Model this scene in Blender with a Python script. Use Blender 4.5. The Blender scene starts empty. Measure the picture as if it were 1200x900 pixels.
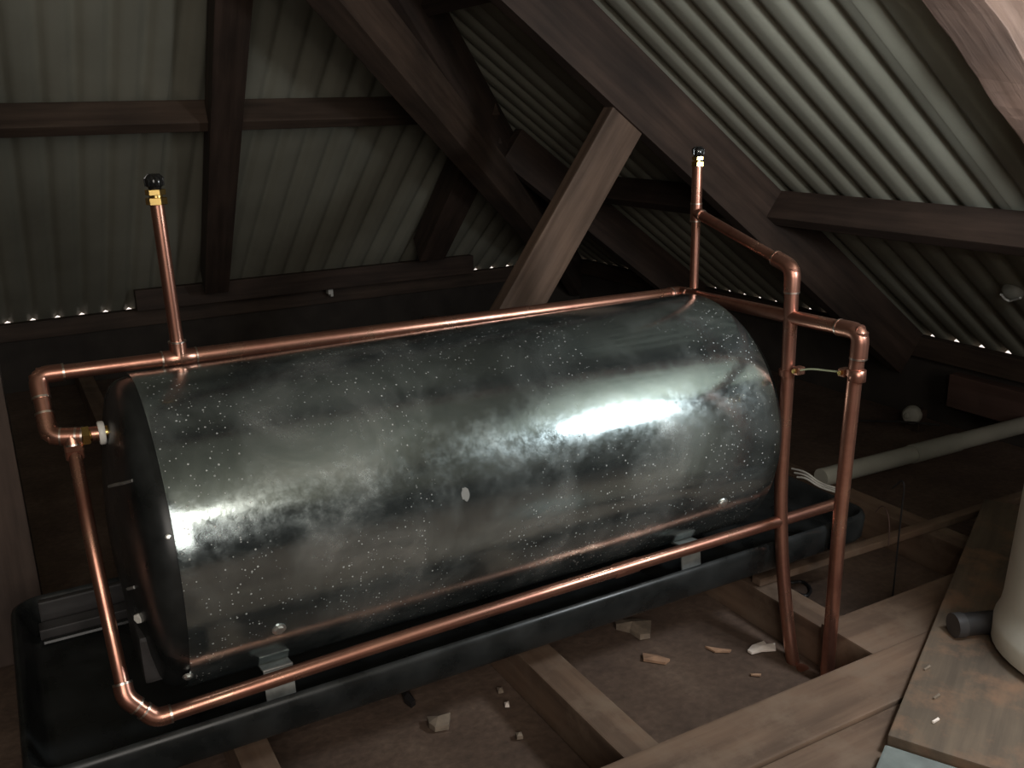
import bpy, bmesh, math, random
from mathutils import Vector, Matrix, noise

random.seed(7)
ZO = 1.17                      # height of the lens above the ceiling boards (floor of the loft is z = 0)
YAW, PITCH, ROLL, FPX = .50122, .2865, .02527, 1095.43

# ------------------------------------------------------------------ camera
sc = bpy.context.scene
cy, sy = math.cos(YAW), math.sin(YAW); cp, sp = math.cos(PITCH), math.sin(PITCH)
_f = Vector((sy*cp, cy*cp, -sp)); _r = Vector((cy, -sy, 0)); _d = _f.cross(_r)
_c, _s = math.cos(ROLL), math.sin(ROLL)
R_ = _c*_r + _s*_d; D_ = -_s*_r + _c*_d; F_ = _f
cam = bpy.data.cameras.new('camera'); camo = bpy.data.objects.new('camera', cam); sc.collection.objects.link(camo)
cam.sensor_width = 36.0; cam.lens = FPX/1200*36.0; cam.clip_start = .02
camo.matrix_world = Matrix(((R_.x, -D_.x, -F_.x, 0), (R_.y, -D_.y, -F_.y, 0), (R_.z, -D_.z, -F_.z, ZO), (0, 0, 0, 1)))
sc.camera = camo

# ------------------------------------------------------------------ world, lights, exposure
w = bpy.data.worlds.new('daylight'); sc.world = w; w.use_nodes = True
w.node_tree.nodes['Background'].inputs[0].default_value = (1.0, .86, .78, 1)
w.node_tree.nodes['Background'].inputs[1].default_value = 1.5

def lamp(name, loc, power, col, radius, kind='POINT', target=None):
    l = bpy.data.lights.new(name, kind); l.energy = power; l.color = col
    if kind == 'AREA':
        l.shape = 'RECTANGLE'; l.size, l.size_y = radius
    else:
        l.shadow_soft_size = radius
    o = bpy.data.objects.new(name, l); sc.collection.objects.link(o)
    o.location = (loc[0], loc[1], loc[2]+ZO)
    if target:
        d = Vector(target)-Vector(loc); o.rotation_euler = d.to_track_quat('-Z', 'Y').to_euler()
    return o
lamp('phone_torch', (.36, .0, .07), 5.5, (1.0, .92, .80), .012)
lamp('work_light', (1.52, .60, -.09), 27.0, (.88, .95, 1.0), .085)
lamp('ambient_fill', (-.2, -1.7, .50), 44.0, (1.0, .93, .85), (1.7, 1.5), 'AREA', (1.6, 2.2, -.5))  # unseen soft fill added behind the lens to lift the general shade

sc.view_settings.view_transform = 'Standard'; sc.view_settings.look = 'None'
sc.view_settings.exposure = 0.0; sc.view_settings.gamma = 1.0; sc.view_settings.use_curve_mapping = False

# ------------------------------------------------------------------ measuring helpers (lens at the origin, z up, loft axes x and y)
def ray(u, v): return R_*((u-600)/FPX) + D_*((v-450)/FPX) + F_
def onX(u, v, x): d = ray(u, v); return d*(x/d.x)
def onY(u, v, y): d = ray(u, v); return d*(y/d.y)
def onZ(u, v, z): d = ray(u, v); return d*(z/d.z)
SL = math.tan(math.radians(37)); XW, YW, ZE = 3.02, 4.64, -.86
def zR(x): return ZE+(XW-x)*SL       # right-hand roof slope
def zL(y): return ZE+(YW-y)*SL       # left-hand (hip) slope
def onR(u, v, d=0): r = ray(u, v); return r*((ZE-d+XW*SL)/(r.z+SL*r.x))
def onL(u, v, d=0): r = ray(u, v); return r*((ZE-d+YW*SL)/(r.z+SL*r.y))

# ------------------------------------------------------------------ materials
def new_mat(name):
    m = bpy.data.materials.new(name); m.use_nodes = True
    nt = m.node_tree; b = nt.nodes['Principled BSDF']; return m, nt, b
def N(nt, t, **k):
    n = nt.nodes.new(t)
    for a, v in k.items():
        if a.startswith('i_'): n.inputs[a[2:].replace('_', ' ')].default_value = v
        else: setattr(n, a, v)
    return n
def ramp(nt, src, stops):
    r = nt.nodes.new('ShaderNodeValToRGB'); e = r.color_ramp.elements
    e[0].position, e[0].color = stops[0][0], (*stops[0][1], 1); e[1].position, e[1].color = stops[-1][0], (*stops[-1][1], 1)
    for p, c in stops[1:-1]:
        x = e.new(p); x.color = (*c, 1)
    nt.links.new(src, r.inputs[0]); return r
def coords(nt, scale, kind='Object'):
    tc = nt.nodes.new('ShaderNodeTexCoord'); mp = nt.nodes.new('ShaderNodeMapping')
    mp.inputs['Scale'].default_value = scale; nt.links.new(tc.outputs[kind], mp.inputs[0]); return mp.outputs[0]
def mix(nt, fac, a, b, blend='MIX'):
    n = nt.nodes.new('ShaderNodeMix'); n.data_type = 'RGBA'; n.blend_type = blend
    if isinstance(fac, float): n.inputs[0].default_value = fac
    else: nt.links.new(fac, n.inputs[0])
    for s, i in ((a, 6), (b, 7)):
        if isinstance(s, tuple): n.inputs[i].default_value = (*s, 1)
        else: nt.links.new(s, n.inputs[i])
    return n.outputs[2]

def wood(name, dark, light, rough=.75, bump=.25, dust=None):
    m, nt, b = new_mat(name)
    g = N(nt, 'ShaderNodeTexNoise', i_Scale=1.0, i_Detail=6.0, i_Roughness=.6); nt.links.new(coords(nt, (2.2, 34, 34)), g.inputs[0])
    big = N(nt, 'ShaderNodeTexNoise', i_Scale=3.5, i_Detail=4.0); nt.links.new(coords(nt, (1, 2, 2)), big.inputs[0])
    c1 = ramp(nt, g.outputs[0], [(.3, dark), (.72, light)])
    c2 = ramp(nt, big.outputs[0], [(.3, (.55, .55, .55)), (.7, (1.15, 1.1, 1.05))])
    col = mix(nt, 1.0, c1.outputs[0], c2.outputs[0], 'MULTIPLY')
    if dust:
        dn = N(nt, 'ShaderNodeTexNoise', i_Scale=9.0, i_Detail=7.0, i_Roughness=.65); nt.links.new(coords(nt, (1, 1, 1)), dn.inputs[0])
        dm = ramp(nt, dn.outputs[0], [(.48, (0, 0, 0)), (.68, (1, 1, 1))])
        col = mix(nt, dm.outputs[0], col, dust)
    nt.links.new(col, b.inputs['Base Color']); b.inputs['Roughness'].default_value = rough
    bp = N(nt, 'ShaderNodeBump', i_Strength=bump, i_Distance=.004); nt.links.new(g.outputs[0], bp.inputs['Height'])
    nt.links.new(bp.outputs[0], b.inputs['Normal']); return m
def plain(name, col, rough=.5, metal=0.0, var=.25, scale=20, bump=.0):
    m, nt, b = new_mat(name)
    n = N(nt, 'ShaderNodeTexNoise', i_Scale=float(scale), i_Detail=5.0); nt.links.new(coords(nt, (1, 1, 1)), n.inputs[0])
    lo = tuple(c*(1-var) for c in col); hi = tuple(min(1, c*(1+var)) for c in col)
    r = ramp(nt, n.outputs[0], [(.3, lo), (.7, hi)]); nt.links.new(r.outputs[0], b.inputs['Base Color'])
    b.inputs['Roughness'].default_value = rough; b.inputs['Metallic'].default_value = metal
    if bump:
        bp = N(nt, 'ShaderNodeBump', i_Strength=bump, i_Distance=.003); nt.links.new(n.outputs[0], bp.inputs['Height'])
        nt.links.new(bp.outputs[0], b.inputs['Normal'])
    return m

M = {}
M['rafter'] = wood('dark_rafter_timber', (.035, .021, .015), (.085, .055, .042))
M['hipb'] = wood('brown_brace_timber', (.05, .030, .020), (.11, .072, .052))
M['purlin'] = wood('purlin_timber', (.045, .028, .020), (.10, .068, .050))
M['strut'] = wood('paler_strut_timber', (.10, .062, .042), (.20, .135, .10))
M['near'] = wood('rough_sawn_timber', (.12, .07, .05), (.25, .165, .13), bump=.8)
M['joist'] = wood('dusty_joist_timber', (.125, .078, .053), (.22, .145, .10), dust=(.195, .135, .095))
M['post'] = wood('post_timber', (.06, .04, .032), (.12, .085, .07))
M['red'] = wood('reddish_timber', (.09, .05, .04), (.15, .09, .075))
M['board'] = wood('dusty_board', (.10, .075, .055), (.18, .135, .095), bump=.1, dust=(.22, .125, .075))
M['greyblock'] = plain('grey_block', (.17, .19, .18), .9, bump=.3)
M['wall'] = plain('dark_wall', (.045, .036, .03), .9, bump=.4, scale=9)
M['brass'] = plain('brass', (.78, .55, .20), .25, 1.0, .15)
M['black_plastic'] = plain('black_plastic', (.012, .012, .012), .12, 0, .2)
M['white_plastic'] = plain('white_plastic', (.75, .73, .68), .4, 0, .1)
M['pvc'] = plain('old_pvc', (.36, .35, .30), .5, 0, .18, 6)
M['duct'] = plain('cream_duct', (.62, .60, .52), .7, 0, .16, 5, .2)
M['cable_black'] = plain('black_cable', (.02, .018, .018), .5)
M['cable_white'] = plain('white_cable', (.7, .68, .63), .5)
M['earth'] = plain('earth_wire', (.55, .62, .42), .45)
M['paper'] = plain('white_paper', (.92, .80, .72), .8, 0, .1, 40)
M['chip'] = plain('wood_chip', (.34, .20, .125), .8, 0, .3, 40)
M['dust_lump'] = plain('dust_lump', (.20, .155, .115), .9, 0, .3, 40, .5)
M['bolt'] = plain('zinc_bolt', (.75, .75, .72), .3, .9, .15)
M['bracket'] = plain('zinc_bracket', (.72, .73, .70), .5, .9, .3, 30)
M['slot'] = plain('scuffed_edge', (.22, .22, .21), .5, 0, .3)

def tray_mat():
    m, nt, b = new_mat('black_tray_plastic')
    n = N(nt, 'ShaderNodeTexNoise', i_Scale=14.0, i_Detail=6.0); nt.links.new(coords(nt, (1, 1, 1)), n.inputs[0])
    r = ramp(nt, n.outputs[0], [(.35, (.010, .011, .011)), (.75, (.028, .030, .030))]); nt.links.new(r.outputs[0], b.inputs['Base Color'])
    b.inputs['Specular IOR Level'].default_value = .32
    q = ramp(nt, n.outputs[0], [(.3, (.22, .22, .22)), (.7, (.42, .42, .42))]); nt.links.new(q.outputs[0], b.inputs['Roughness']); return m
M['tray'] = tray_mat(); M['tray_grey'] = plain('scuffed_tray_plastic', (.045, .042, .042), .4)
def copper():
    m, nt, b = new_mat('copper')
    v = coords(nt, (1, 1, 1)); n = N(nt, 'ShaderNodeTexNoise', i_Scale=16.0, i_Detail=6.0, i_Roughness=.6); nt.links.new(v, n.inputs[0])
    n2 = N(nt, 'ShaderNodeTexNoise', i_Scale=4.0, i_Detail=2.0); nt.links.new(v, n2.inputs[0])
    c = ramp(nt, n.outputs[0], [(.3, (.40, .19, .14)), (.55, (.57, .30, .225)), (.75, (.70, .42, .32))])
    c2 = ramp(nt, n2.outputs[0], [(.35, (.78, .72, .72)), (.65, (1.05, 1, .95))])
    nt.links.new(mix(nt, 1.0, c.outputs[0], c2.outputs[0], 'MULTIPLY'), b.inputs['Base Color'])
    b.inputs['Metallic'].default_value = .93
    r = ramp(nt, n.outputs[0], [(.3, (.38, .38, .38)), (.7, (.24, .24, .24))]); nt.links.new(r.outputs[0], b.inputs['Roughness'])
    return m
M['copper'] = copper()
M['solder'] = plain('solder_ring', (.72, .60, .52), .3, 1.0, .2, 60)
def galv():
    m, nt, b = new_mat('galvanised_sheet')
    v = coords(nt, (1, 1, 1)); vs = coords(nt, (3, 12, 12))
    clouds = N(nt, 'ShaderNodeTexNoise', i_Scale=5.5, i_Detail=8.0, i_Roughness=.62, i_Distortion=.6); nt.links.new(v, clouds.inputs[0])
    fine = N(nt, 'ShaderNodeTexNoise', i_Scale=55.0, i_Detail=6.0, i_Roughness=.7); nt.links.new(v, fine.inputs[0])
    col = ramp(nt, clouds.outputs[0], [(.32, (.26, .31, .32)), (.55, (.35, .40, .40)), (.75, (.50, .53, .515))])
    # smears of dried hand prints and wiped dust: rougher and paler
    smear = ramp(nt, clouds.outputs[0], [(.46, (0, 0, 0)), (.72, (1, 1, 1))])
    # wiped mirror-like metal broken by fine matt oxide
    fr = ramp(nt, fine.outputs[0], [(.36, (.09, .09, .09)), (.64, (.30, .30, .30))])
    cr = ramp(nt, clouds.outputs[0], [(.38, (.08, .08, .08)), (.72, (.36, .36, .36))])
    rg = mix(nt, .5, fr.outputs[0], cr.outputs[0]); nt.links.new(rg, b.inputs['Roughness'])
    # dust specks
    vo = N(nt, 'ShaderNodeTexVoronoi', i_Scale=210.0, i_Randomness=1.0); nt.links.new(v, vo.inputs[0])
    wn = N(nt, 'ShaderNodeMath', operation='MULTIPLY'); sx = N(nt, 'ShaderNodeSeparateColor'); nt.links.new(vo.outputs['Color'], sx.inputs[0])
    pw = N(nt, 'ShaderNodeMath', operation='POWER'); pw.inputs[1].default_value = 5.0; nt.links.new(sx.outputs[0], pw.inputs[0]); wn.inputs[1].default_value = .36; nt.links.new(pw.outputs[0], wn.inputs[0])
    sm = N(nt, 'ShaderNodeMath', operation='LESS_THAN'); nt.links.new(vo.outputs[0], sm.inputs[0]); nt.links.new(wn.outputs[0], sm.inputs[1])
    zone = N(nt, 'ShaderNodeTexNoise', i_Scale=3.2, i_Detail=3.0); nt.links.new(v, zone.inputs[0])
    zr = ramp(nt, zone.outputs[0], [(.42, (0, 0, 0)), (.50, (1, 1, 1))])
    mu = N(nt, 'ShaderNodeMath', operation='MULTIPLY'); nt.links.new(sm.outputs[0], mu.inputs[0]); nt.links.new(zr.outputs[0], mu.inputs[1])
    c = mix(nt, mu.outputs[0], col.outputs[0], (.50, .52, .50)); nt.links.new(c, b.inputs['Base Color'])
    mm = N(nt, 'ShaderNodeMath', operation='MULTIPLY_ADD'); mm.inputs[1].default_value = -.75; mm.inputs[2].default_value = .93
    nt.links.new(mu.outputs[0], mm.inputs[0])
    ms = N(nt, 'ShaderNodeMath', operation='MULTIPLY_ADD'); ms.inputs[1].default_value = -.14; nt.links.new(smear.outputs[0], ms.inputs[0]); nt.links.new(mm.outputs[0], ms.inputs[2])
    nt.links.new(ms.outputs[0], b.inputs['Metallic'])
    bp = N(nt, 'ShaderNodeBump', i_Strength=.10, i_Distance=.002); nt.links.new(fine.outputs[0], bp.inputs['Height'])
    lg = N(nt, 'ShaderNodeTexNoise', i_Scale=2.2, i_Detail=2.0); nt.links.new(v, lg.inputs[0])
    bp2 = N(nt, 'ShaderNodeBump', i_Strength=.05, i_Distance=.03); nt.links.new(lg.outputs[0], bp2.inputs['Height']); nt.links.new(bp2.outputs[0], bp.inputs['Normal'])
    nt.links.new(bp.outputs[0], b.inputs['Normal']); return m
M['galv'] = galv()
def sheet_mat():
    m, nt, b = new_mat('aged_roof_sheet')
    n = N(nt, 'ShaderNodeTexNoise', i_Scale=2.5, i_Detail=7.0); nt.links.new(coords(nt, (1, 1, 1)), n.inputs[0])
    c = ramp(nt, n.outputs[0], [(.3, (.30, .29, .23)), (.7, (.41, .40, .325))]); nt.links.new(c.outputs[0], b.inputs['Base Color'])
    b.inputs['Roughness'].default_value = .55; b.inputs['Metallic'].default_value = .25; return m
M['sheet'] = sheet_mat()
def ceil_board():
    m, nt, b = new_mat('dusty_ceiling_board')
    n = N(nt, 'ShaderNodeTexNoise', i_Scale=5.0, i_Detail=9.0, i_Roughness=.65); nt.links.new(coords(nt, (1, 1, 1)), n.inputs[0])
    f = N(nt, 'ShaderNodeTexNoise', i_Scale=60.0, i_Detail=4.0); nt.links.new(coords(nt, (1, 1, 1)), f.inputs[0])
    c = ramp(nt, n.outputs[0], [(.3, (.075, .047, .034)), (.55, (.125, .08, .057)), (.75, (.18, .122, .088))])
    c2 = ramp(nt, f.outputs[0], [(.3, (.8, .8, .8)), (.7, (1.15, 1.15, 1.15))])
    nt.links.new(mix(nt, 1.0, c.outputs[0], c2.outputs[0], 'MULTIPLY'), b.inputs['Base Color']); b.inputs['Roughness'].default_value = .95
    bp = N(nt, 'ShaderNodeBump', i_Strength=.5, i_Distance=.004); nt.links.new(f.outputs[0], bp.inputs['Height']); nt.links.new(bp.outputs[0], b.inputs['Normal'])
    return m
M['ceil'] = ceil_board()

# ------------------------------------------------------------------ object helpers
def tag(o, label=None, cat=None, group=None, kind=None):
    for k, v in (('label', label), ('category', cat), ('group', group), ('kind', kind)):
        if v: o[k] = v
    return o
def W(p): return Vector((p[0], p[1], p[2]+ZO))
def empty(name, base, label=None, cat=None, group=None, kind=None):
    o = bpy.data.objects.new(name, None); sc.collection.objects.link(o); o.location = W(base); o.empty_display_size = .05
    return tag(o, label, cat, group, kind)
def link(name, bm, mat, parent=None, base=None, smooth=None):
    """bm is in lens-origin coordinates"""
    off = Vector((0, 0, ZO))
    wp = Vector((0, 0, 0))
    q = parent
    while q is not None: wp += q.location; q = q.parent
    loc = W(base) if base is not None else wp
    if parent is not None and base is None: loc = wp
    for v in bm.verts: v.co = v.co + off - loc
    bmesh.ops.recalc_face_normals(bm, faces=bm.faces)
    me = bpy.data.meshes.new(name); bm.to_mesh(me); bm.free()
    me.materials.append(M[mat] if isinstance(mat, str) else mat)
    if smooth is not None:
        for p in me.polygons: p.use_smooth = True
        try: me.set_sharp_from_angle(angle=math.radians(smooth))
        except Exception: pass
    o = bpy.data.objects.new(name, me); sc.collection.objects.link(o)
    if parent is not None:
        o.parent = parent; o.location = loc-wp
    else: o.location = loc
    return o
def box(bm, lo, hi, bev=0.0):
    lo, hi = Vector(lo), Vector(hi)
    r = bmesh.ops.create_cube(bm, size=1); vs = r['verts']
    for v in vs: v.co = Vector(((lo[i]+hi[i])/2+v.co[i]*(hi[i]-lo[i]) for i in range(3)))
    if bev:
        es = list({e for v in vs for e in v.link_edges}); bmesh.ops.bevel(bm, geom=es, offset=bev, segments=2, affect='EDGES', profile=.7)
def bx(lo, hi, bev=0.0):
    bm = bmesh.new(); box(bm, lo, hi, bev); return bm
def timber(name, p0, p1, wd, dp, mat, parent=None, rough=.0, up=(0, 0, 1), seg=10, bev=.004):
    """timber whose TOP face centre line runs p0->p1 (local x along the grain)"""
    p0, p1 = Vector(p0), Vector(p1); ax = (p1-p0); L = ax.length; ax.normalize()
    side = Vector(up).cross(ax).normalized(); u = ax.cross(side)
    bm = bmesh.new(); box(bm, (0, -wd/2, -dp), (L, wd/2, 0), bev)
    if rough:
        bmesh.ops.bisect_plane  # timber gets rings along its length, then worn edges
        n = max(2, int(L/.04))
        for i in range(1, n):
            g = bm.verts[:]+bm.edges[:]+bm.faces[:]
            bmesh.ops.bisect_plane(bm, geom=g, plane_co=(L*i/n, 0, 0), plane_no=(1, 0, 0))
        for v in bm.verts:
            v.co.y += rough*noise.noise(Vector((v.co.x*9, v.co.y*20, v.co.z*20)))
            v.co.z += rough*noise.noise(Vector((v.co.x*9+7, v.co.y*20, v.co.z*20)))
    bmesh.ops.recalc_face_normals(bm, faces=bm.faces)
    me = bpy.data.meshes.new(name); bm.to_mesh(me); bm.free(); me.materials.append(M[mat])
    o = bpy.data.objects.new(name, me); sc.collection.objects.link(o)
    b = W(p0)
    mw = Matrix(((ax.x, side.x, u.x, b.x), (ax.y, side.y, u.y, b.y), (ax.z, side.z, u.z, b.z), (0, 0, 0, 1)))
    if parent is not None:
        o.parent = parent; mw = Matrix.Translation(-parent.location) @ mw
    o.matrix_local = mw; return o
def smooth_path(pts, it=2):
    pts = [Vector(p) for p in pts]
    for _ in range(it):
        q = [pts[0]]
        for a, b in zip(pts, pts[1:]): q += [a.lerp(b, .25), a.lerp(b, .75)]
        q.append(pts[-1]); pts = q
    return pts
def tube(bm, pts, r, n=16, cap=True, rs=None):
    pts = [Vector(p) for p in pts]; rings = []
    t = (pts[1]-pts[0]).normalized(); a = t.orthogonal().normalized()
    for i, p in enumerate(pts):
        tt = ((pts[min(i+1, len(pts)-1)]-p).normalized() + (p-pts[max(i-1, 0)]).normalized()).normalized()
        a = (a - tt*a.dot(tt)).normalized(); b = tt.cross(a); rr = rs[i] if rs else r
        rings.append([bm.verts.new(p+a*rr*math.cos(2*math.pi*k/n)+b*rr*math.sin(2*math.pi*k/n)) for k in range(n)])
    for A, B in zip(rings, rings[1:]):
        for k in range(n): bm.faces.new((A[k], A[(k+1) % n], B[(k+1) % n], B[k]))
    if cap: bm.faces.new(rings[0]); bm.faces.new(rings[-1])
    return bm
def tb(pts, r, n=16, rs=None): return tube(bmesh.new(), pts, r, n, True, rs)
def fillet(a, p, b, rad, n=6):
    a, p, b = Vector(a), Vector(p), Vector(b); u = (a-p).normalized(); v = (b-p).normalized()
    s, e = p+u*rad, p+v*rad
    return [s*(1-t)**2+p*2*t*(1-t)+e*t*t for t in [i/n for i in range(n+1)]]
def elbow(parent, a, p, b, r, sock=.022, bend=.018):
    a, p, b = Vector(a), Vector(p), Vector(b); u = (a-p).normalized(); v = (b-p).normalized()
    R = r*1.14; arc = fillet(a, p, b, bend)
    path = [p+u*(bend+sock), p+u*(bend+sock*.98)]+arc+[p+v*(bend+sock*.98), p+v*(bend+sock)]
    rs = [r*1.01, R]+[R*1.02]*len(arc)+[R, r*1.01]
    o = link('elbow', tb(path, R, 20, rs), 'copper', parent, smooth=60)
    for d in (u, v):
        q = p+d*(bend+sock*.95); link('solder_ring', tb([q-d*.0015, q+d*.002], R*1.03, 20), 'solder', o, smooth=50)
    return o
def tee(parent, p, run, branch, r, L=.028):
    p, run, branch = Vector(p), Vector(run).normalized(), Vector(branch).normalized(); R = r*1.15
    bm = tb([p-run*L, p-run*(L*.96), p+run*(L*.96), p+run*L], R, 20, [r*1.02, R, R, r*1.02]); tube(bm, [p, p+branch*(L*.97), p+branch*L], R, 20, True, [R, R, r*1.02])
    o = link('tee', bm, 'copper', parent, smooth=60)
    for d in (run, -run, branch):
        q = p+d*(L*.96); link('solder_ring', tb([q-d*.0015, q+d*.0015], R*1.04, 20), 'solder', o, smooth=50)
def coupling(parent, p, d, r, L=.02):
    p, d = Vector(p), Vector(d).normalized()
    link('coupling', tb([p-d*L, p-d*L*.9, p+d*L*.9, p+d*L], r*1.16, 20, [r*1.02, r*1.16, r*1.16, r*1.02]), 'copper', parent, smooth=60)
def pipe(parent, pts, r, name='pipe', mat='copper'): return link(name, tb(pts, r, 20), mat, parent, smooth=60)
def hexprism(bm, c, ax, r, h, n=6, bev=.12):
    c, ax = Vector(c), Vector(ax).normalized()
    a = ax.orthogonal().normalized(); b = ax.cross(a); R = []
    for t, k in ((0, 1-bev), (bev*.6, 1), (1-bev*.6, 1), (1, 1-bev)):
        R.append([bm.verts.new(c+ax*h*t+(a*math.cos(2*math.pi*i/n)+b*math.sin(2*math.pi*i/n))*r*k) for i in range(n)])
    for A, B in zip(R, R[1:]):
        for i in range(n): bm.faces.new((A[i], A[(i+1) % n], B[(i+1) % n], B[i]))
    bm.faces.new(R[0]); bm.faces.new(R[-1]); return bm
def lathe(bm, c, ax, prof, n=32, a0=0, a1=2*math.pi):
    """prof: list of (radius, distance along ax)"""
    c, ax = Vector(c), Vector(ax).normalized(); a = ax.orthogonal().normalized(); b = ax.cross(a)
    R = []
    for r, h in prof:
        R.append([bm.verts.new(c+ax*h+(a*math.cos(2*math.pi*i/n)+b*math.sin(2*math.pi*i/n))*max(r, 1e-4)) for i in range(n)])
    for A, B in zip(R, R[1:]):
        for i in range(n): bm.faces.new((A[i], A[(i+1) % n], B[(i+1) % n], B[i]))
    bm.faces.new(R[0]); bm.faces.new(R[-1]); return bm

# ------------------------------------------------------------------ structure: floor of ceiling boards
XB, YB = -4.0, -3.2              # far ends of the loft behind the lens
FZ = -1.17
fl = empty('floor', (0, 0, FZ), kind='structure')
link('subfloor', bx((XB-.1, YB-.1, FZ-.06), (XW+.05, YW+.05, FZ-.022)), 'ceil', fl)
xs = [XB, -2.8, -1.55, -.35, .845, 1.99, XW-.02]; ys = [YB, -.8, 1.02, 2.6, YW-.02]
for i, (a, b) in enumerate(zip(xs, xs[1:])):
    for j, (c, d) in enumerate(zip(ys, ys[1:])):
        dz = random.uniform(-.002, .002)
        link('ceiling_board', bx((a+.002, c+.002, FZ-.02+dz), (b-.002, d-.002, FZ+dz), .002), 'ceil', fl)

# walls under the eaves
wl = link('wall_left', bx((XB-.1, YW, FZ-.06), (XW+.12, YW+.11, ZE-.07)), 'wall', None, (0, YW, FZ)); tag(wl, kind='structure')
wr = link('wall_right', bx((XW, YB-.1, FZ-.06), (XW+.11, YW, ZE-.07)), 'wall', None, (XW, 0, FZ)); tag(wr, kind='structure')
# the roof rises from the right eave to a ridge and falls again behind the lens
XR = -.55; ZR_ = zR(XR)
XO = XB
zO = ZR_-(XR-XO)*SL
wb = link('wall_back', bx((XO-.12, YB-.1, FZ-.06), (XO, YW+.1, zO)), 'wall', None, (XO, 0, FZ)); tag(wb, kind='structure')
bm = bmesh.new()
A = [(XO-.12, FZ-.06), (XW+.1, FZ-.06), (XW+.1, ZE-.07), (XR, ZR_-.02), (XO-.12, zO-.02)]
fa = [bm.verts.new((x, YB, z)) for x, z in A]; fb = [bm.verts.new((x, YB-.1, z)) for x, z in A]
bm.faces.new(fa); bm.faces.new(fb)
for i in range(5): bm.faces.new((fa[i], fa[(i+1) % 5], fb[(i+1) % 5], fb[i]))
wg = link('wall_gable', bm, 'wall', None, (0, YB, FZ)); tag(wg, kind='structure')

# ------------------------------------------------------------------ structure: corrugated roof, sheet by sheet
PIT, AMP, OV = .102, .0105, .034
roof = empty('ceiling', (0, 0, ZE), kind='structure')
def corr(s):                      # one wave: broad rounded crest, tighter groove
    c = math.cos(2*math.pi*s); return AMP*(2*((1+c)/2)**2.8-1)
def slope_sheet(kind, s0, s1, dz):
    """kind R: waves counted along y, falls towards +x.  kind L: counted along x, falls towards +y."""
    bm = bmesh.new(); n = int(round((s1-s0)/PIT*10)); prev = None; k = 1/math.cos(math.atan(SL))
    for i in range(n+1):
        s = s0+(s1-s0)*i/n; h = (corr(s/PIT)+AMP+.002)*k+dz
        if kind == 'R': lo = XW+OV; hi = max(XR, XW-(YW-s) if s > YW-(XW-XR) else XR); hi = min(hi, lo-.001)
        elif kind == 'L': lo = YW+OV; hi = YW-(XW-s) if s > XR else YW-(XW-XR)+(XR-s)*-1*-1
        else: lo = XO-OV; hi = XR
        m = 14; ring = []
        for j in range(m+1):
            q = hi+(lo-hi)*j/m
            if kind == 'R': ring.append(bm.verts.new((q, s, zR(q)+h)))
            elif kind == 'L': ring.append(bm.verts.new((s, q, zL(q)+h)))
            else: ring.append(bm.verts.new((q, s, ZR_-(XR-q)*SL+h)))
        if prev:
            for j in range(m): bm.faces.new((prev[j], prev[j+1], ring[j+1], ring[j]))
        prev = ring
    return link('corrugated_sheet', bm, 'sheet', roof, smooth=80)
CW = PIT*8; i = 0; s = YW+.09
while s > YB-.05:
    slope_sheet('R', max(s-CW-PIT*.7, YB-.1), s, .0015*(i % 2)); s -= CW; i += 1
s = XW+.09; i = 0
while s > XO-.1:
    a = max(s-CW-PIT*.7, XO-.1)
    if a < XR < s:
        slope_sheet('L', XR, s, .0015*(i % 2)); slope_sheet('L', a, XR, .0015*(i % 2))
    else: slope_sheet('L', a, s, .0015*(i % 2))
    s -= CW; i += 1
s = YW; i = 0
while s > YB-.05:
    slope_sheet('B', max(s-CW-PIT*.7, YB-.1), s, .0015*(i % 2)); s -= CW; i += 1
link('hip_capping', tb([(XW+.0, YW+.0, ZE+.055), (XR, YW-(XW-XR), ZR_+.055)], .05, 10), 'sheet', roof)
link('ridge_capping', tb([(XR, YW-(XW-XR)+.02, ZR_+.04), (XR, YB, ZR_+.04)], .05, 10), 'sheet', roof)

# ------------------------------------------------------------------ roof timbers
def member(name, label, cat, *a, group=None, **k):
    o = timber(name, *a, **k); tag(o, label, cat, group); return o
# wall plates
member('wall_plate', 'dark wall plate along the foot of the left roof slope', 'timber', (XB, YW-.015, ZE+.001), (XW, YW-.015, ZE+.001), .05, .078, 'purlin')
member('wall_plate', 'dark wall plate along the foot of the right roof slope', 'timber', (XW-.015, YB, ZE+.001), (XW-.015, YW-.045, ZE+.001), .05, .078, 'purlin')
PD = .075                         # purlin depth; rafters hang under the purlins
# left slope purlin
yP = 3.44
member('purlin', 'horizontal purlin across the left roof slope, behind the upright rafter', 'purlin', (XB+.05, yP, zL(yP)-.004), (1.82, yP, zL(yP)-.004), .05, .095, 'purlin', up=(0, SL, 1))
xP = 2.255
member('purlin', 'horizontal purlin running right below the bright roof sheets', 'purlin', (xP, YB+.05, zR(xP)-.004), (xP, 3.86, zR(xP)-.004), .05, .10, 'rafter', up=(SL, 0, 1))
xP2 = 1.36
member('purlin', 'dark upper purlin at the top between hip and big rafter', 'purlin', (xP2, YB+.05, zR(xP2)-.004), (xP2, 2.96, zR(xP2)-.004), .05, .11, 'rafter', up=(SL, 0, 1))
# rafters of the left slope
a0, a1 = onL(273, 0, .16), onL(253, 345, .16)
e = (a1-a0)
r1 = member('rafter', 'near-vertical dark rafter at left crossing the purlin', 'rafter', a0-e*.45+Vector((0, 0, .135)), a1+e*.02+Vector((0, 0, .135)), .105, .125, 'rafter')
a0, a1 = onL(550, 203, .16), onL(507, 295, .16); e = a1-a0
member('jack_rafter', 'short dark jack rafter dropping left from the hip', 'rafter', a0-e*.25+Vector((0, 0, .13)), a1+e*.18+Vector((0, 0, .13)), .13, .13, 'rafter')
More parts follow.
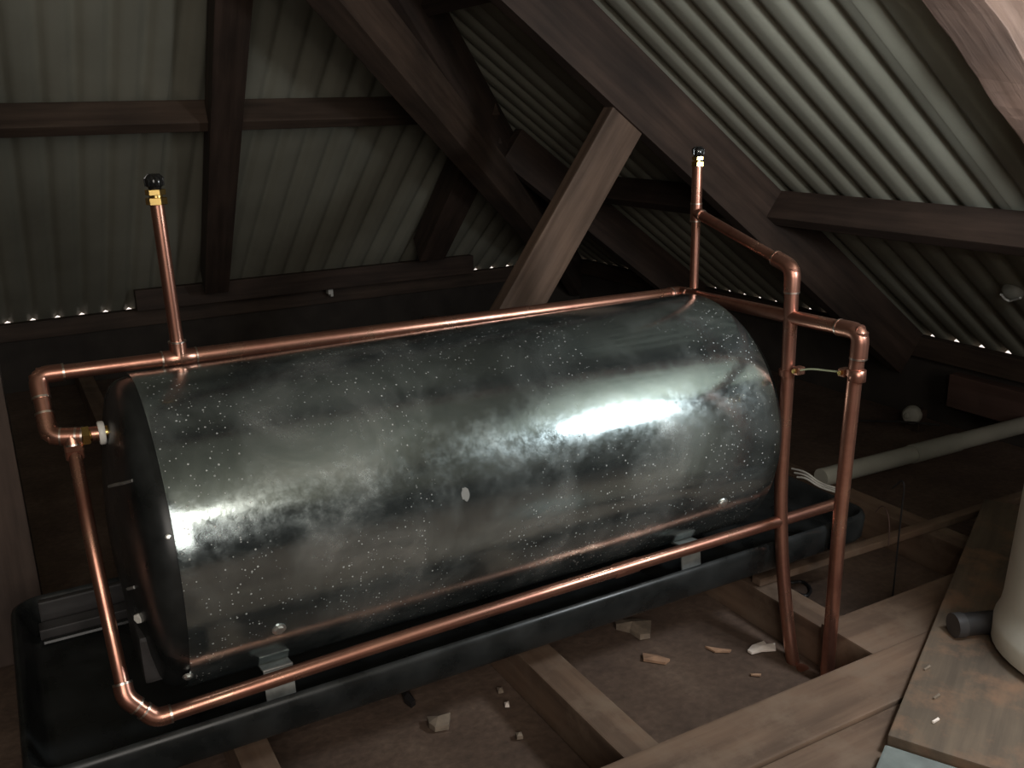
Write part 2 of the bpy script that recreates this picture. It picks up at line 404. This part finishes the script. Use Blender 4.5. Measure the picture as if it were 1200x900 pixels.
# hip
member('hip_rafter', 'dark hip rafter rising left from the corner of the roof', 'rafter', (XW-.02, YW-.02, ZE-.015), (XR+.02, YW-(XW-XR)+.02, ZR_-.015), .06, .21, 'rafter')
hb0 = Vector((2.42, 2.42+1.60, -.725+.17)); hb1 = Vector((-.1, -.1+1.60, .80+.19))
member('hip_brace', 'brown timber running close under the dark hip rafter', 'timber', hb0, hb1, .09, .15, 'hipb')
# rafters of the right slope
def rraf(y, x0, x1, wd, dp, name, label, mat, top=.0, **k):
    return member(name, label, 'rafter', (x0, y, zR(x0)-top), (x1, y, zR(x1)-top), wd, dp, mat, **k)
rraf(2.275, -.4, XW-.02, .055, .175, 'rafter', 'big diagonal rafter in front of the right roof slope', 'rafter', .005)
rraf(3.50, 1.98, XW-.02, .06, .16, 'jack_rafter', 'jack rafter below the hip, behind the pale strut', 'rafter', .005)
yN = onR(1140, 78, .085).y
rraf(yN-.06, -.4, XW-.02, .12, .075, 'rafter', 'close rough-sawn brown rafter in the top right corner', 'near', .004, rough=.008)
# strut
member('strut', 'pale brown slanting strut behind the water heater', 'timber', (1.627, 2.285, .055), (1.020, 2.285, -.792), .05, .128, 'strut', bev=.006)
# timber lying over the foot of the left slope
p = onY(480, 306, 4.47)
member('ceiling_batten', 'dark timber lying along the foot of the left slope', 'timber', (.52, 4.47, p.z), (2.22, 4.47, p.z), .05, .095, 'rafter')
# post at left
member('post', 'dark brown upright post at the left edge behind the tray', 'post', (-.10, 2.16, .80), (-.10, 2.16, FZ), .14, .21, 'post', up=(0, -1, 0))
# reddish plank under the right eave
p = onX(1118, 437, 2.93)
member('plank', 'reddish brown plank lying under the right eave', 'timber', (2.93, p.y, p.z), (2.93, p.y-1.6, p.z-.0), .05, .12, 'red')

# ------------------------------------------------------------------ ceiling joists and beams on the floor
JT = -1.06
def joist(label, x, y0, y1, wd, top=JT, mat='joist', name='ceiling_joist', cat='joist'):
    return member(name, label, cat, (x, y0, top), (x, y1, top), wd, top-FZ-.0, mat)
BY0, BY1 = .955, 1.082
joist('dusty joist coming out below the middle of the black tray', .845, BY1+.003, YW-.03, .075, -1.075)
joist('dusty joist beside the feet of the two copper risers', 1.445, BY1+.145, YW-.03, .07, -1.075)
joist('dusty joist short of the brown board at right', 2.02, BY1+.145, YW-.03, .07, -1.075)
joist('dusty joist at the bottom edge left of centre', .26, BY1+.003, YW-.03, .06, -1.075)
member('ceiling_beam', 'broad dusty beam across the bottom right in front of the risers', 'beam', (XB+.05, (BY0+BY1)/2, -1.05), (2.95, (BY0+BY1)/2, -1.05), BY1-BY0, .119, 'joist')
member('ceiling_beam', 'dusty plank flat in front of the broad beam, bottom right', 'beam', (.2, .84, -1.056), (2.95, .84, -1.056), .225, .113, 'joist')
member('ceiling_beam', 'short dusty beam between risers and brown board', 'beam', (1.40, 1.155, -1.058), (2.6, 1.155, -1.058), .138, .111, 'joist')
member('batten', 'thin pale batten lying across the joists right of the tray', 'batten', (1.42, 1.440, -1.054), (2.95, 1.400, -1.054), .028, .019, 'joist')

# board with grey block at lower right
c0 = onZ(1040, 866, -1.03); c1 = onZ(1143, 612, -1.03); d = Vector((c1.x-c0.x, c1.y-c0.y, 0)); Lb = d.length; d.normalize(); nrm = Vector((d.y, -d.x, 0))
q0 = Vector((c0.x, c0.y, -1.022))+nrm*.32
member('timber_board', 'wide dusty brown board at lower right under the cream duct', 'board', q0, q0+d*(Lb+.15), .64, .022, 'board', bev=.003)
g0 = onZ(1038, 870, -1.03)+nrm*.10-d*.075
member('grey_slab', 'bluish grey slab below the brown board at the bottom edge', 'slab', Vector((g0.x, g0.y, -1.03))-nrm*.1, Vector((g0.x, g0.y, -1.03))+nrm*.30, .14, .025, 'greyblock')

# cream duct
dc = Vector((1.60, .62, -1.022))
dt = empty('cream_duct', dc, 'wide cream upright duct at the right edge standing on the brown board', 'duct')
p = onZ(1300, 775, -1.022); dt.location = W(p); DR = .19
bm = bmesh.new(); lathe(bm, p, (0.03, 0, 1), [(DR*1.0, 0), (DR*1.06, .01), (DR*1.06, .05), (DR*1.02, .07), (DR, .10), (DR*.95, .45), (DR*.93, .80)], 48)
link('duct_wall', bm, 'duct', dt, smooth=60)
# dark pipe stub lying on the board
a = onZ(1117, 733, -.998); b_ = onZ(1190, 726, -.998)
st = empty('pipe_stub', (a.x, a.y, -1.02), 'short black pipe stub lying on the board against the duct', 'pipe')
bm = bmesh.new(); tube(bm, [a, b_], .0225, 20, False); tube(bm, [b_, a], .018, 20, False)
link('pipe_wall', bm, 'cable_black', st, smooth=60)
link('pipe_rim', tb([a-(b_-a)*.0, a+(b_-a)*.15], .0245, 20), 'tray_grey', st, smooth=60)

# ------------------------------------------------------------------ water heater
GX0, GX1, GY, GZ, GR = .1624, 1.3446, 1.5868, -.676, .27
gy = empty('water_heater', (.75, GY, -.978), 'large horizontal galvanised water heater lying in the black tray', 'water heater')
bm = bmesh.new(); n = 128; seg = 40
def gpt(x, an, r=GR): return Vector((x, GY+r*math.cos(an), GZ+r*math.sin(an)))
rows = [(GX0, GR-.004), (GX0, GR), (GX0+.003, GR+.0008)]+[(GX0+.003+(GX1-GX0-.006)*i/seg, GR) for i in range(1, seg)]+[(GX1-.003, GR+.0008), (GX1, GR), (GX1, GR-.004), (GX0+.01, GR-.004)]
pr = None
for x, r in rows:
    ring = [bm.verts.new(gpt(x, 2*math.pi*k/n, r)) for k in range(n)]
    if pr:
        for k in range(n): bm.faces.new((pr[k], pr[(k+1) % n], ring[(k+1) % n], ring[k]))
    pr = ring
cov = link('outer_casing', bm, 'galv', gy, smooth=50)
# black domed end caps
CAPP = [(.266, 0), (.2655, .024), (.262, .038), (.254, .049), (.24, .057), (.21, .065), (.18, .070), (.12, .081), (.06, .087), (0, .089)]
bm = bmesh.new(); lathe(bm, (GX0+.02, GY, GZ), (-1, 0, 0), CAPP, 72)
cap = link('end_cap', bm, 'tray', gy, smooth=40); tag(cap, 'black moulded plastic end cap')
def onCap(u, v, lift=.0):
    r = ray(u, v).normalized(); t = .9
    while t < 2.4:
        p = r*t; h = GX0+.02-p.x; q = math.hypot(p.y-GY, p.z-GZ)
        for (r0, h0), (r1, h1) in zip(CAPP, CAPP[1:]):
            if h0 <= h <= h1 and q <= r0+(r1-r0)*(h-h0)/(h1-h0): return p-r*lift
        t += .002
    return None
bm = bmesh.new(); lathe(bm, (GX1-.02, GY, GZ), (1, 0, 0), [(.264, 0), (.264, .022), (.25, .045), (.20, .06), (.0, .07)], 72)
cap2 = link('end_cap', bm, 'tray', gy, smooth=40)
# ridges, access cover and bolts on the left cap
for nm, pts in (('moulded_rib', ((112, 574), (120, 572), (128, 570), (136, 568), (146, 566), (156, 563))), ('moulded_rib', ((134, 694), (142, 692), (150, 690), (158, 688)))):
    q = [p for p in (onCap(u, v) for u, v in pts) if p is not None]
    if len(q) > 1: link(nm, tb(q, .0028, 8), 'slot', cap)
link('access_cover', bx((GX0-.060, GY-.14, GZ-.205), (GX0+.0, GY+.03, GZ-.12), .008), 'tray_grey', cap)
for (u, v, rr, mt) in ((163, 723, .0085, 'white_plastic'), (139, 713, .004, 'bolt')):
    p = onCap(u, v)
    if p is not None: link('bolt', hexprism(bmesh.new(), p+Vector((.004, 0, 0)), (-.8, -.6, 0), rr, .010), mt, cap)
# self-tapping screws in the casing
def onG(u, v):
    r = ray(u, v).normalized(); a = r.y**2+r.z**2; b = -2*(r.y*GY+r.z*GZ); c = GY**2+GZ**2-GR**2
    t = (-b-math.sqrt(max(0, b*b-4*a*c)))/2/a; return r*t
for (u, v, rr) in ((327, 737, .0085), (847, 589, .0085), (220, 792, .006), (197, 629, .003)):
    p = onG(u, v); nn = Vector((0, p.y-GY, p.z-GZ)).normalized()
    bm = hexprism(bmesh.new(), p-nn*.001, nn, rr, .006)
    lathe(bm, p, nn, [(rr*1.35, -.001), (rr*1.35, .0015), (rr*.9, .002)], 16)
    link('screw', bm, 'bolt', cov)
# dried splashes of dirt standing slightly proud of the casing
for (u, v, rr, sx) in ((545, 579, .012, .55), (430, 572, .022, .0)):
    p = onG(u, v); nn = Vector((0, p.y-GY, p.z-GZ)).normalized(); t = Vector((1, 0, 0)); s_ = nn.cross(t)
    bm = bmesh.new(); R0 = []
    for k in range(18):
        an = 2*math.pi*k/18; q = rr*(1+.35*noise.noise(Vector((math.cos(an)*1.7, math.sin(an)*1.7, u)))) 
        R0.append(p+t*q*math.cos(an)*.6+s_*q*math.sin(an))
    if sx:
        top = [bm.verts.new(a+nn*.0012) for a in R0]; bot = [bm.verts.new(a-nn*.0006) for a in R0]
        bm.faces.new(top); bm.faces.new(bot)
        for k in range(18): bm.faces.new((top[k], top[(k+1) % 18], bot[(k+1) % 18], bot[k]))
        link('dirt_splash', bm, 'slot', cov)
    else: bm.free()
# Z-brackets under the casing
TF = -.978
for (u, v) in ((326, 790), (808, 648)):
    xc = onY(u, v, 1.40).x
    bm = foot_bm = None
    fo = bmesh.new(); th = .0018; wdt = .050
    prof = [(1.45, -.899), (1.398, -.890), (1.392, -.966), (1.362, -.970)]
    for (y0, z0), (y1, z1) in zip(prof, prof[1:]):
        dd = Vector((0, y1-y0, z1-z0)).normalized(); nn = Vector((0, -dd.z, dd.y))*th; vs = []
        for x in (xc-wdt/2, xc+wdt/2):
            for (y, z) in ((y0, z0), (y1, z1)):
                for s_ in (-1, 1): vs.append(fo.verts.new(Vector((x, y, z))+nn*s_))
        for f in ((0, 1, 3, 2), (4, 6, 7, 5), (0, 4, 5, 1), (2, 3, 7, 6), (0, 2, 6, 4), (1, 5, 7, 3)): fo.faces.new([vs[k] for k in f])
    ft = link('mounting_foot', fo, 'bracket', gy)
    link('foot_slot', bx((xc-.012, 1.366, -.9715), (xc+.012, 1.380, -.9665)), 'tray', ft)
    link('foot_lip', tb([(xc-wdt/2, 1.398, -.889), (xc+wdt/2, 1.398, -.889)], .0028, 8), 'bolt', ft)
# stub connection on the left cap
cA = onY(126, 506, 1.587); CZ, CXc = cA.z, cA.x

# ------------------------------------------------------------------ black drip tray
TX0, TX1, TY0, TY1 = -.086, 1.69, 1.345, 1.955
TT, TBm = -.917, -.985
tr = empty('drip_tray', ((TX0+TX1)/2, (TY0+TY1)/2, TBm), 'long black plastic drip tray under the water heater', 'tray')
def rrect(ins, z, rad, n=8):
    pts = []; x0, x1, y0, y1 = TX0+ins, TX1-ins, TY0+ins, TY1-ins; rad = max(.004, rad)
    for cx, cy_, a0 in ((x1-rad, y1-rad, 0), (x0+rad, y1-rad, 90), (x0+rad, y0+rad, 180), (x1-rad, y0+rad, 270)):
        for k in range(n+1):
            a = math.radians(a0+90*k/n); pts.append(Vector((cx+rad*math.cos(a), cy_+rad*math.sin(a), z)))
    return pts
bm = bmesh.new(); prof = [(.010, TBm, .045), (.003, TBm+.010, .05), (.0, TT-.012, .052), (.003, TT-.003, .052), (.009, TT, .05), (.014, TT-.004, .047), (.018, TT-.016, .044), (.030, TF+.01, .035), (.042, TF, .025)]
pr = None; first = None
for ins, z, rad in prof:
    ring = [bm.verts.new(p_) for p_ in rrect(ins, z, rad)]
    if pr:
        for k in range(len(ring)): bm.faces.new((pr[k], pr[(k+1) % len(ring)], ring[(k+1) % len(ring)], ring[k]))
    else: first = ring
    pr = ring
bm.faces.new(first); bm.faces.new(pr); link('tray_body', bm, 'tray', tr, smooth=50)
for k, yy in enumerate((TY1-.055, TY1-.10)):
    link('tray_rib', tb([(TX0+.05, yy, TF+.002), (TX1-.05, yy, TF+.002)], .006, 8), 'tray', tr)
bm = bx((TX0+.05, TY1-.035, TF+.0), (TX1-.06, TY1-.02, TT-.004), .004)
link('back_flange', bm, 'tray_grey', tr)
link('back_step', bx((TX0+.045, TY1-.085, TF), (TX1-.06, TY1-.05, TF+.022), .003), 'tray_grey', tr)
for yy, lb, xe in ((1.56, 'front', .88), (1.85, 'rear', 1.47)):
    member('bearer', 'timber bearer carrying the %s of the black tray' % lb, 'timber', (.20, yy, TBm-.001), (xe, yy, TBm-.001), .05, .089, 'joist')

# ------------------------------------------------------------------ copper pipework
# heater outlet loop, long top pipe and the outer riser
r = .0125; yT = 1.66
top = empty('hot_water_pipe', onY(210, 418, 1.66), 'long copper pipe over the heater top ending in the outer right riser', 'pipe')
out = Vector((CXc-.012, 1.587, CZ)); lowL = onY(58, 512, 1.600); upL = onY(43, 440, 1.655); lowL.y = 1.60
teeV = onY(210, 419, 1.66); cR = onX(797, 343, 1.38)
teeD = onY(84, 511, 1.592)
pipe(top, [out, teeD], r); tee(top, teeD, lowL-teeD, (0, -.35, -1), r, .0165); pipe(top, [teeD, lowL], r)
elbow(top, teeD, lowL, upL, r); pipe(top, [lowL, upL], r); elbow(top, lowL, upL, teeV, r)
pipe(top, [upL, teeV], r); tee(top, teeV, cR-upL, (0, 0, 1), r*1.02, .03)
pipe(top, [teeV, cR], .0142)
eA = onX(1009, 389, 1.38); fA = onX(969, 792, 1.38)
coupling(top, cR+(teeV-cR).normalized()*.02, teeV-cR, .0135, .016)
elbow(top, teeV, cR, eA, .0135, .014, .014)
pipe(top, [cR, eA], .0138); elbow(top, cR, eA, fA, .0142, .03, .022)
fA2 = Vector((fA.x, fA.y, FZ+.002))
pipe(top, [eA, onX(1002, 440, 1.38), onX(985, 600, 1.38), fA, fA+Vector((0, 0, FZ+.002-fA.z))], .0140)
coupling(top, onX(1004.5, 440, 1.38), Vector((0, 0, 1)), .0140, .012)
# outlet: brass compression nut and white collar
nut = link('compression_nut', hexprism(bmesh.new(), out+Vector((-.027, 0, 0)), (1, 0, 0), .0165, .012), 'brass', top)
link('brass_nipple', lathe(bmesh.new(), out+Vector((-.018, 0, 0)), (1, 0, 0), [(.011, 0), (.012, .004), (.010, .008), (.012, .012), (.011, .03)], 20), 'brass', top, smooth=40)
link('collar', lathe(bmesh.new(), out+Vector((-.002, 0, 0)), (1, 0, 0), [(.018, 0), (.0195, .002), (.0195, .008), (.018, .010)], 28), 'white_plastic', top, smooth=40)
link('outlet_pipe', tb([out, out+Vector((.04, 0, 0))], .011, 16), 'brass', top)
# vents
vL = empty('vent_pipe', teeV+Vector((0, 0, .02)), 'left copper vent pipe standing on the top pipe', 'pipe')
vt = onY(184, 240, 1.66)
pipe(vL, [teeV+Vector((0, 0, .008)), Vector((vt.x, 1.66, vt.z))], .0112)
def breaker(base, ax, k, label):
    o = empty('vacuum_breaker', base, label, 'valve'); base = Vector(base); ax = Vector(ax).normalized()
    link('brass_nut', hexprism(bmesh.new(), base, ax, .0195*k, .014*k), 'brass', o)
    link('thread', lathe(bmesh.new(), base+ax*.013*k, ax, [(.012*k, 0), (.012*k, .006*k)], 20), 'brass', o, smooth=40)
    link('brass_nut', hexprism(bmesh.new(), base+ax*.018*k, ax, .0185*k, .011*k), 'brass', o)
    c = base+ax*.029*k
    bm = lathe(bmesh.new(), c, ax, [(.011*k, -.002), (.0125*k, .004*k), (.0155*k, .006*k), (.0165*k, .013*k), (.0155*k, .021*k), (.011*k, .027*k), (.004*k, .029*k)], 24)
    cpo = link('plastic_cap', bm, 'black_plastic', o, smooth=35)
    a = ax.orthogonal().normalized(); b = ax.cross(a)
    for i in range(8):
        dd = a*math.cos(i*math.pi/4)+b*math.sin(i*math.pi/4)
        link('cap_rib', tb([c+dd*.0160*k+ax*.006*k, c+dd*.0168*k+ax*.020*k, c+dd*.009*k+ax*.0275*k], .0018*k, 6), 'black_plastic', cpo)
breaker((vt.x, 1.66, vt.z), (0, 0, 1), .88, 'black-capped brass vacuum breaker on top of the left vent pipe')
# right vent with the inner riser
base = onX(813, 340, 1.38); tB = onX(818, 249, 1.38); tp = onX(820, 195, 1.38)
vy = base.y
vR = empty('vent_pipe', (1.38, vy, base.z), 'right thin copper vent pipe with the sloping branch and inner riser', 'pipe')
pipe(vR, [(1.38, vy, base.z+.005), (1.38, vy, tB.z)], .0098); pipe(vR, [(1.38, vy, tB.z), (1.38, vy, tp.z)], .0118)
tBv = Vector((1.38, vy, tB.z)); eB = onX(929, 314, 1.38)
pipe(vR, [tBv, eB], .0112)
tee(vR, tBv, (0, 0, 1), eB-tBv, .0112, .020)
dn = [onX(929, 314, 1.38), onX(925, 400, 1.38), onX(919, 500, 1.38), onX(914, 585, 1.38), onX(918, 690, 1.38), onX(933, 808, 1.375)]
elbow(vR, tBv, eB, dn[1], .0140, .030, .020)
last = dn[-1]+(dn[-1]-dn[-2])*.5; last.z = FZ+.002; dn[-1] = dn[-1]
pipe(vR, [eB]+smooth_path([eB.lerp(dn[1], .3)]+dn[1:]+[Vector((dn[-1].x, dn[-1].y-.015, FZ+.002))], 2), .0142)
breaker((1.38, vy, tp.z), (0, 0, 1), .74, 'small black-capped brass vacuum breaker on the right vent pipe')
# cold feed along the front
yF = 1.352
cd = empty('cold_water_pipe', onY(185, 842, yF), 'copper pipe dropping at left and running along the front of the tray', 'pipe')
k1 = onY(147, 818, yF+.012); k2 = onY(183, 842, yF); drop0 = teeD+Vector((0, -.006, -.02))
m1 = teeD.lerp(k1, .5); q = onY(108, 640, m1.y)
pipe(cd, [drop0]+smooth_path([drop0.lerp(q, .3), q, onY(131, 745, (m1.y+k1.y)/2)], 2)+[k1], .0108)
elbow(cd, q, k1, k2, .0125, .010, .012)
f1 = onY(440, 757, yF); f2 = onY(700, 675, yF); f3 = onY(850, 630, yF-.008); f4 = onY(984, 589, yF-.027)
elbow(cd, k1, k2, f1, .0125, .010, .012); pipe(cd, [k1, k2], .0122)
pipe(cd, [k2]+smooth_path([k2.lerp(f1, .1), f1, f2, f3, f4], 2), .0125)
coupling(cd, onY(733, 665.5, yF), f2-f1, .0125, .03)
elbow(cd, f3, f4, f4-Vector((.0, .0, .12)), .0122, .010, .010); pipe(cd, [f4, Vector((f4.x, f4.y, FZ+.002))], .0122)
link('earth_clamp', hexprism(bmesh.new(), drop0+Vector((-.014, 0, -.004)), (1, 0, 0), .016, .028), 'copper', cd)

# earth bond between the risers
eb = empty('earth_bond', onX(936, 434, 1.38), 'thin pale earth wire clamped between the two right risers', 'wire')
ca, cb = onX(933, 433, 1.38), onX(992, 436, 1.38)
for nm, p in (('wire_clamp', onX(936, 434, 1.38)), ('wire_clamp', onX(990, 436, 1.38))):
    o = link(nm, bx(p-Vector((.010, .008, .008)), p+Vector((.010, .008, .008)), .003), 'copper', eb)
    link('clamp_screw', hexprism(bmesh.new(), p+Vector((-.010, 0, 0)), (-1, 0, 0), .005, .006), 'brass', o)
for u, v in ((922, 436), (1002, 436)):
    p = onX(u, v, 1.38); link('pipe_band', lathe(bmesh.new(), p-Vector((0, 0, .007)), (0, 0, 1), [(.0152, 0), (.0168, .001), (.0168, .013), (.0152, .014)], 24), 'copper', eb, smooth=40)
link('bare_wire', tb(smooth_path([onX(938, 434, 1.375), onX(950, 432, 1.375), onX(975, 435, 1.375), onX(990, 436, 1.375)], 2), .0018, 8), 'earth', eb)

# ------------------------------------------------------------------ things on the loft floor
py = 1.80
pv = empty('drain_pipe', (2.4, 1.78, -1.075), 'pale grey plastic drain pipe lying on the joists behind the tray', 'pipe')
a = onZ(962, 560, -1.045); b_ = onZ(1230, 490, -1.045)
link('pipe_wall', tb([a, a.lerp(b_, .34), a.lerp(b_, .36), b_], .027, 24), 'pvc', pv, smooth=50)
coupling_p = a.lerp(b_, .4)
link('socket', tb([a.lerp(b_, .36), a.lerp(b_, .56)], .0295, 24), 'pvc', pv, smooth=50)
for i, (c, nm) in enumerate((('white', 'top'), ('white', 'middle'), ('white', 'bottom'))):
    dv = i*5
    p0 = onZ(928+dv*.6, 549+dv, -1.02); p1 = onZ(945, 553+dv*.7, -1.015); p2 = onZ(960, 566+dv*.5, -1.04)
    o = link('white_cable', tb(smooth_path([p0, p1, p2, p2+Vector((.05, -.02, -.02))], 3), .0028, 8), 'cable_white', None, (p0.x, p0.y, -1.05))
    tag(o, '%s one of three white cables at the end of the drain pipe' % nm, 'cable', 'white cables by the drain pipe')
def cable(label, pts, r_, mat, name='cable'):
    p = Vector(pts[0]); o = link(name, tb(smooth_path(pts, 3), r_, 8), mat, None, (p.x, p.y, p.z)); return tag(o, label, 'cable')
bpt = onZ(1046, 700, FZ+.005)
u_ = Vector((bpt.x, bpt.y, 0))
cable('thin black cable rising straight from the ceiling board behind the risers', [bpt, (bpt.x, bpt.y, -.95), (bpt.x+.004, bpt.y, -.85), onX(1046, 572, bpt.x+.01)], .0022, 'cable_black')
bp2 = onZ(1041, 640, -1.04)
cable('thin reddish wire beside the upright black cable', [bp2, onX(1043, 610, bp2.x), onX(1036, 590, bp2.x+.02), onX(1026, 600, bp2.x+.03)], .0016, 'red')
zf = FZ+.006
cable('tangled black cable on the board below the tray corner', [onZ(u, v, zf) for u, v in ((905, 672), (925, 684), (940, 680), (952, 690), (946, 700), (933, 694), (944, 704), (962, 712), (975, 720))], .004, 'cable_black')
cable('thin grey cable sagging below the right wall', [onX(u, v, 2.75) for u, v in ((925, 490), (960, 491), (1010, 493), (1060, 494), (1100, 498))], .004, 'tray_grey')

def scrap(name, label, cat, pts, z, th, mat, jag=.0):
    bm = bmesh.new(); P = [onZ(u, v, z) for u, v in pts]
    ctop = [bm.verts.new(p+Vector((0, 0, th*(1+.6*noise.noise(p*30))))) for p in P]; cb_ = [bm.verts.new(p) for p in P]
    c = sum((v.co for v in ctop), Vector())/len(ctop)+Vector((0, 0, th*.7)); cv = bm.verts.new(c)
    k = len(P)
    for i in range(k):
        bm.faces.new((ctop[i], ctop[(i+1) % k], cv)); bm.faces.new((ctop[i], cb_[i], cb_[(i+1) % k], ctop[(i+1) % k]))
    bm.faces.new(cb_)
    b = P[0]; o = link(name, bm, mat, None, (b.x, b.y, z)); return tag(o, label, cat)
FB = FZ+.003
scrap('paper_scrap', 'bright white scrap of paper on the ceiling board left of the risers', 'paper', ((876, 764), (881, 758), (895, 753), (898, 757), (908, 756), (909, 763), (893, 764), (881, 767)), FB, .005, 'paper')
scrap('wood_chip', 'orange brown wood chip nearest the tray', 'wood chip', ((753, 767), (770, 770), (785, 775), (780, 779), (754, 775)), FB, .006, 'chip')
scrap('wood_chip', 'thin curled pale shaving left of the white paper', 'wood chip', ((826, 759), (840, 762), (857, 763), (855, 765), (838, 765)), FB, .004, 'chip')
scrap('wood_chip', 'thin pale sliver below the white paper', 'wood chip', ((879, 790), (892, 791), (891, 793), (880, 792)), FB, .003, 'chip')
scrap('debris', 'crumpled pale debris at the edge of the tray beside the joist', 'debris', ((718, 728), (730, 732), (745, 730), (763, 733), (762, 748), (750, 750), (738, 742), (722, 738)), FB, .012, 'dust_lump')
scrap('debris', 'pale lump of debris left of the joist below the tray', 'debris', ((501, 845), (515, 843), (528, 841), (526, 855), (510, 858), (503, 853)), FB, .012, 'dust_lump')
scrap('debris', 'small pale crumb near the bottom edge left of the joist', 'debris', ((604, 862), (611, 860), (613, 866), (606, 867)), FB, .006, 'dust_lump')
scrap('debris', 'tiny pale crumb highest of the crumbs left of the joist', 'debris', ((582, 808), (589, 807), (590, 812), (584, 813)), FB, .005, 'dust_lump')
scrap('debris', 'tiny bright crumb just under the highest crumb left of the joist', 'debris', ((591, 825), (596, 824), (597, 829), (592, 829)), FB, .005, 'paper')
scrap('debris', 'dark crumb against the front of the tray left of the lump', 'debris', ((470, 812), (478, 812), (487, 826), (482, 830), (474, 824)), FB, .012, 'cable_black')
for i, (u, v, nm) in enumerate(((1096, 845, 'small white flake on the brown board near its lower edge'), (1097, 817, 'small pale flake on the middle of the brown board'), (1086, 783, 'faint pale flake on the brown board below the pipe stub'))):
    scrap('flake', nm, 'debris', ((u-4, v+2), (u+3, v-3), (u+5, v-1), (u-2, v+3)), -1.021, .003, 'paper' if i == 0 else 'dust_lump')
# small parts by the walls, and glimpses of daylight modelled as pale pieces
p = onY(386, 342, 4.53)
bm = bx(p-Vector((.012, .02, .010)), p+Vector((.014, .02, .014)), .004); box(bm, p+Vector((.0, -.02, -.022)), p+Vector((.014, .02, -.008)), .003)
o = link('light_spot', bm, 'white_plastic', None, (p.x, p.y, p.z)); tag(o, 'small white block for a spot of light through a hole under the left slope', 'light_spot')  # white block stands in for light coming through a small hole
p = onX(1063, 487, 2.80)
rd = empty('junction_box', p, 'round pale junction box low near the right wall', 'junction box')
link('box_lid', lathe(bmesh.new(), p+Vector((.03, 0, 0)), (-.9, -.44, 0), [(.034, 0), (.034, .02), (.028, .028), (.01, .032)], 24), 'pvc', rd, smooth=40)
link('box_knob', lathe(bmesh.new(), p, (-.9, -.44, 0), [(.010, 0), (.010, .008), (.006, .012)], 12), 'pvc', rd, smooth=40)
link('mounting_block', bx((p.x+.03, p.y-.03, FZ+.001), (p.x+.07, p.y+.03, p.z+.02), .003), 'rafter', rd)
p = onR(1186, 343, .01); nR = Vector((-SL, 0, -1)).normalized()
hb = empty('roof_hole_dome', p, 'round grey dome in place of a roof hole, with a white daylight crescent, at the right edge', 'roof hole')
link('grey_dome', lathe(bmesh.new(), p-nR*.01, nR, [(.032, 0), (.031, .012), (.024, .022), (.010, .028)], 24), 'pvc', hb, smooth=50)  # solid dome modelled where the sheet has a small hole
bm = bmesh.new(); cen = onR(1184, 345, .035); tube(bm, [onR(u, v, .035) for u, v in ((1173, 345), (1177, 350), (1183, 353), (1190, 351), (1196, 349))], .0035, 8)
link('daylight_crescent', bm, 'white_plastic', hb)  # white curve stands in for the daylight glimpsed through the hole
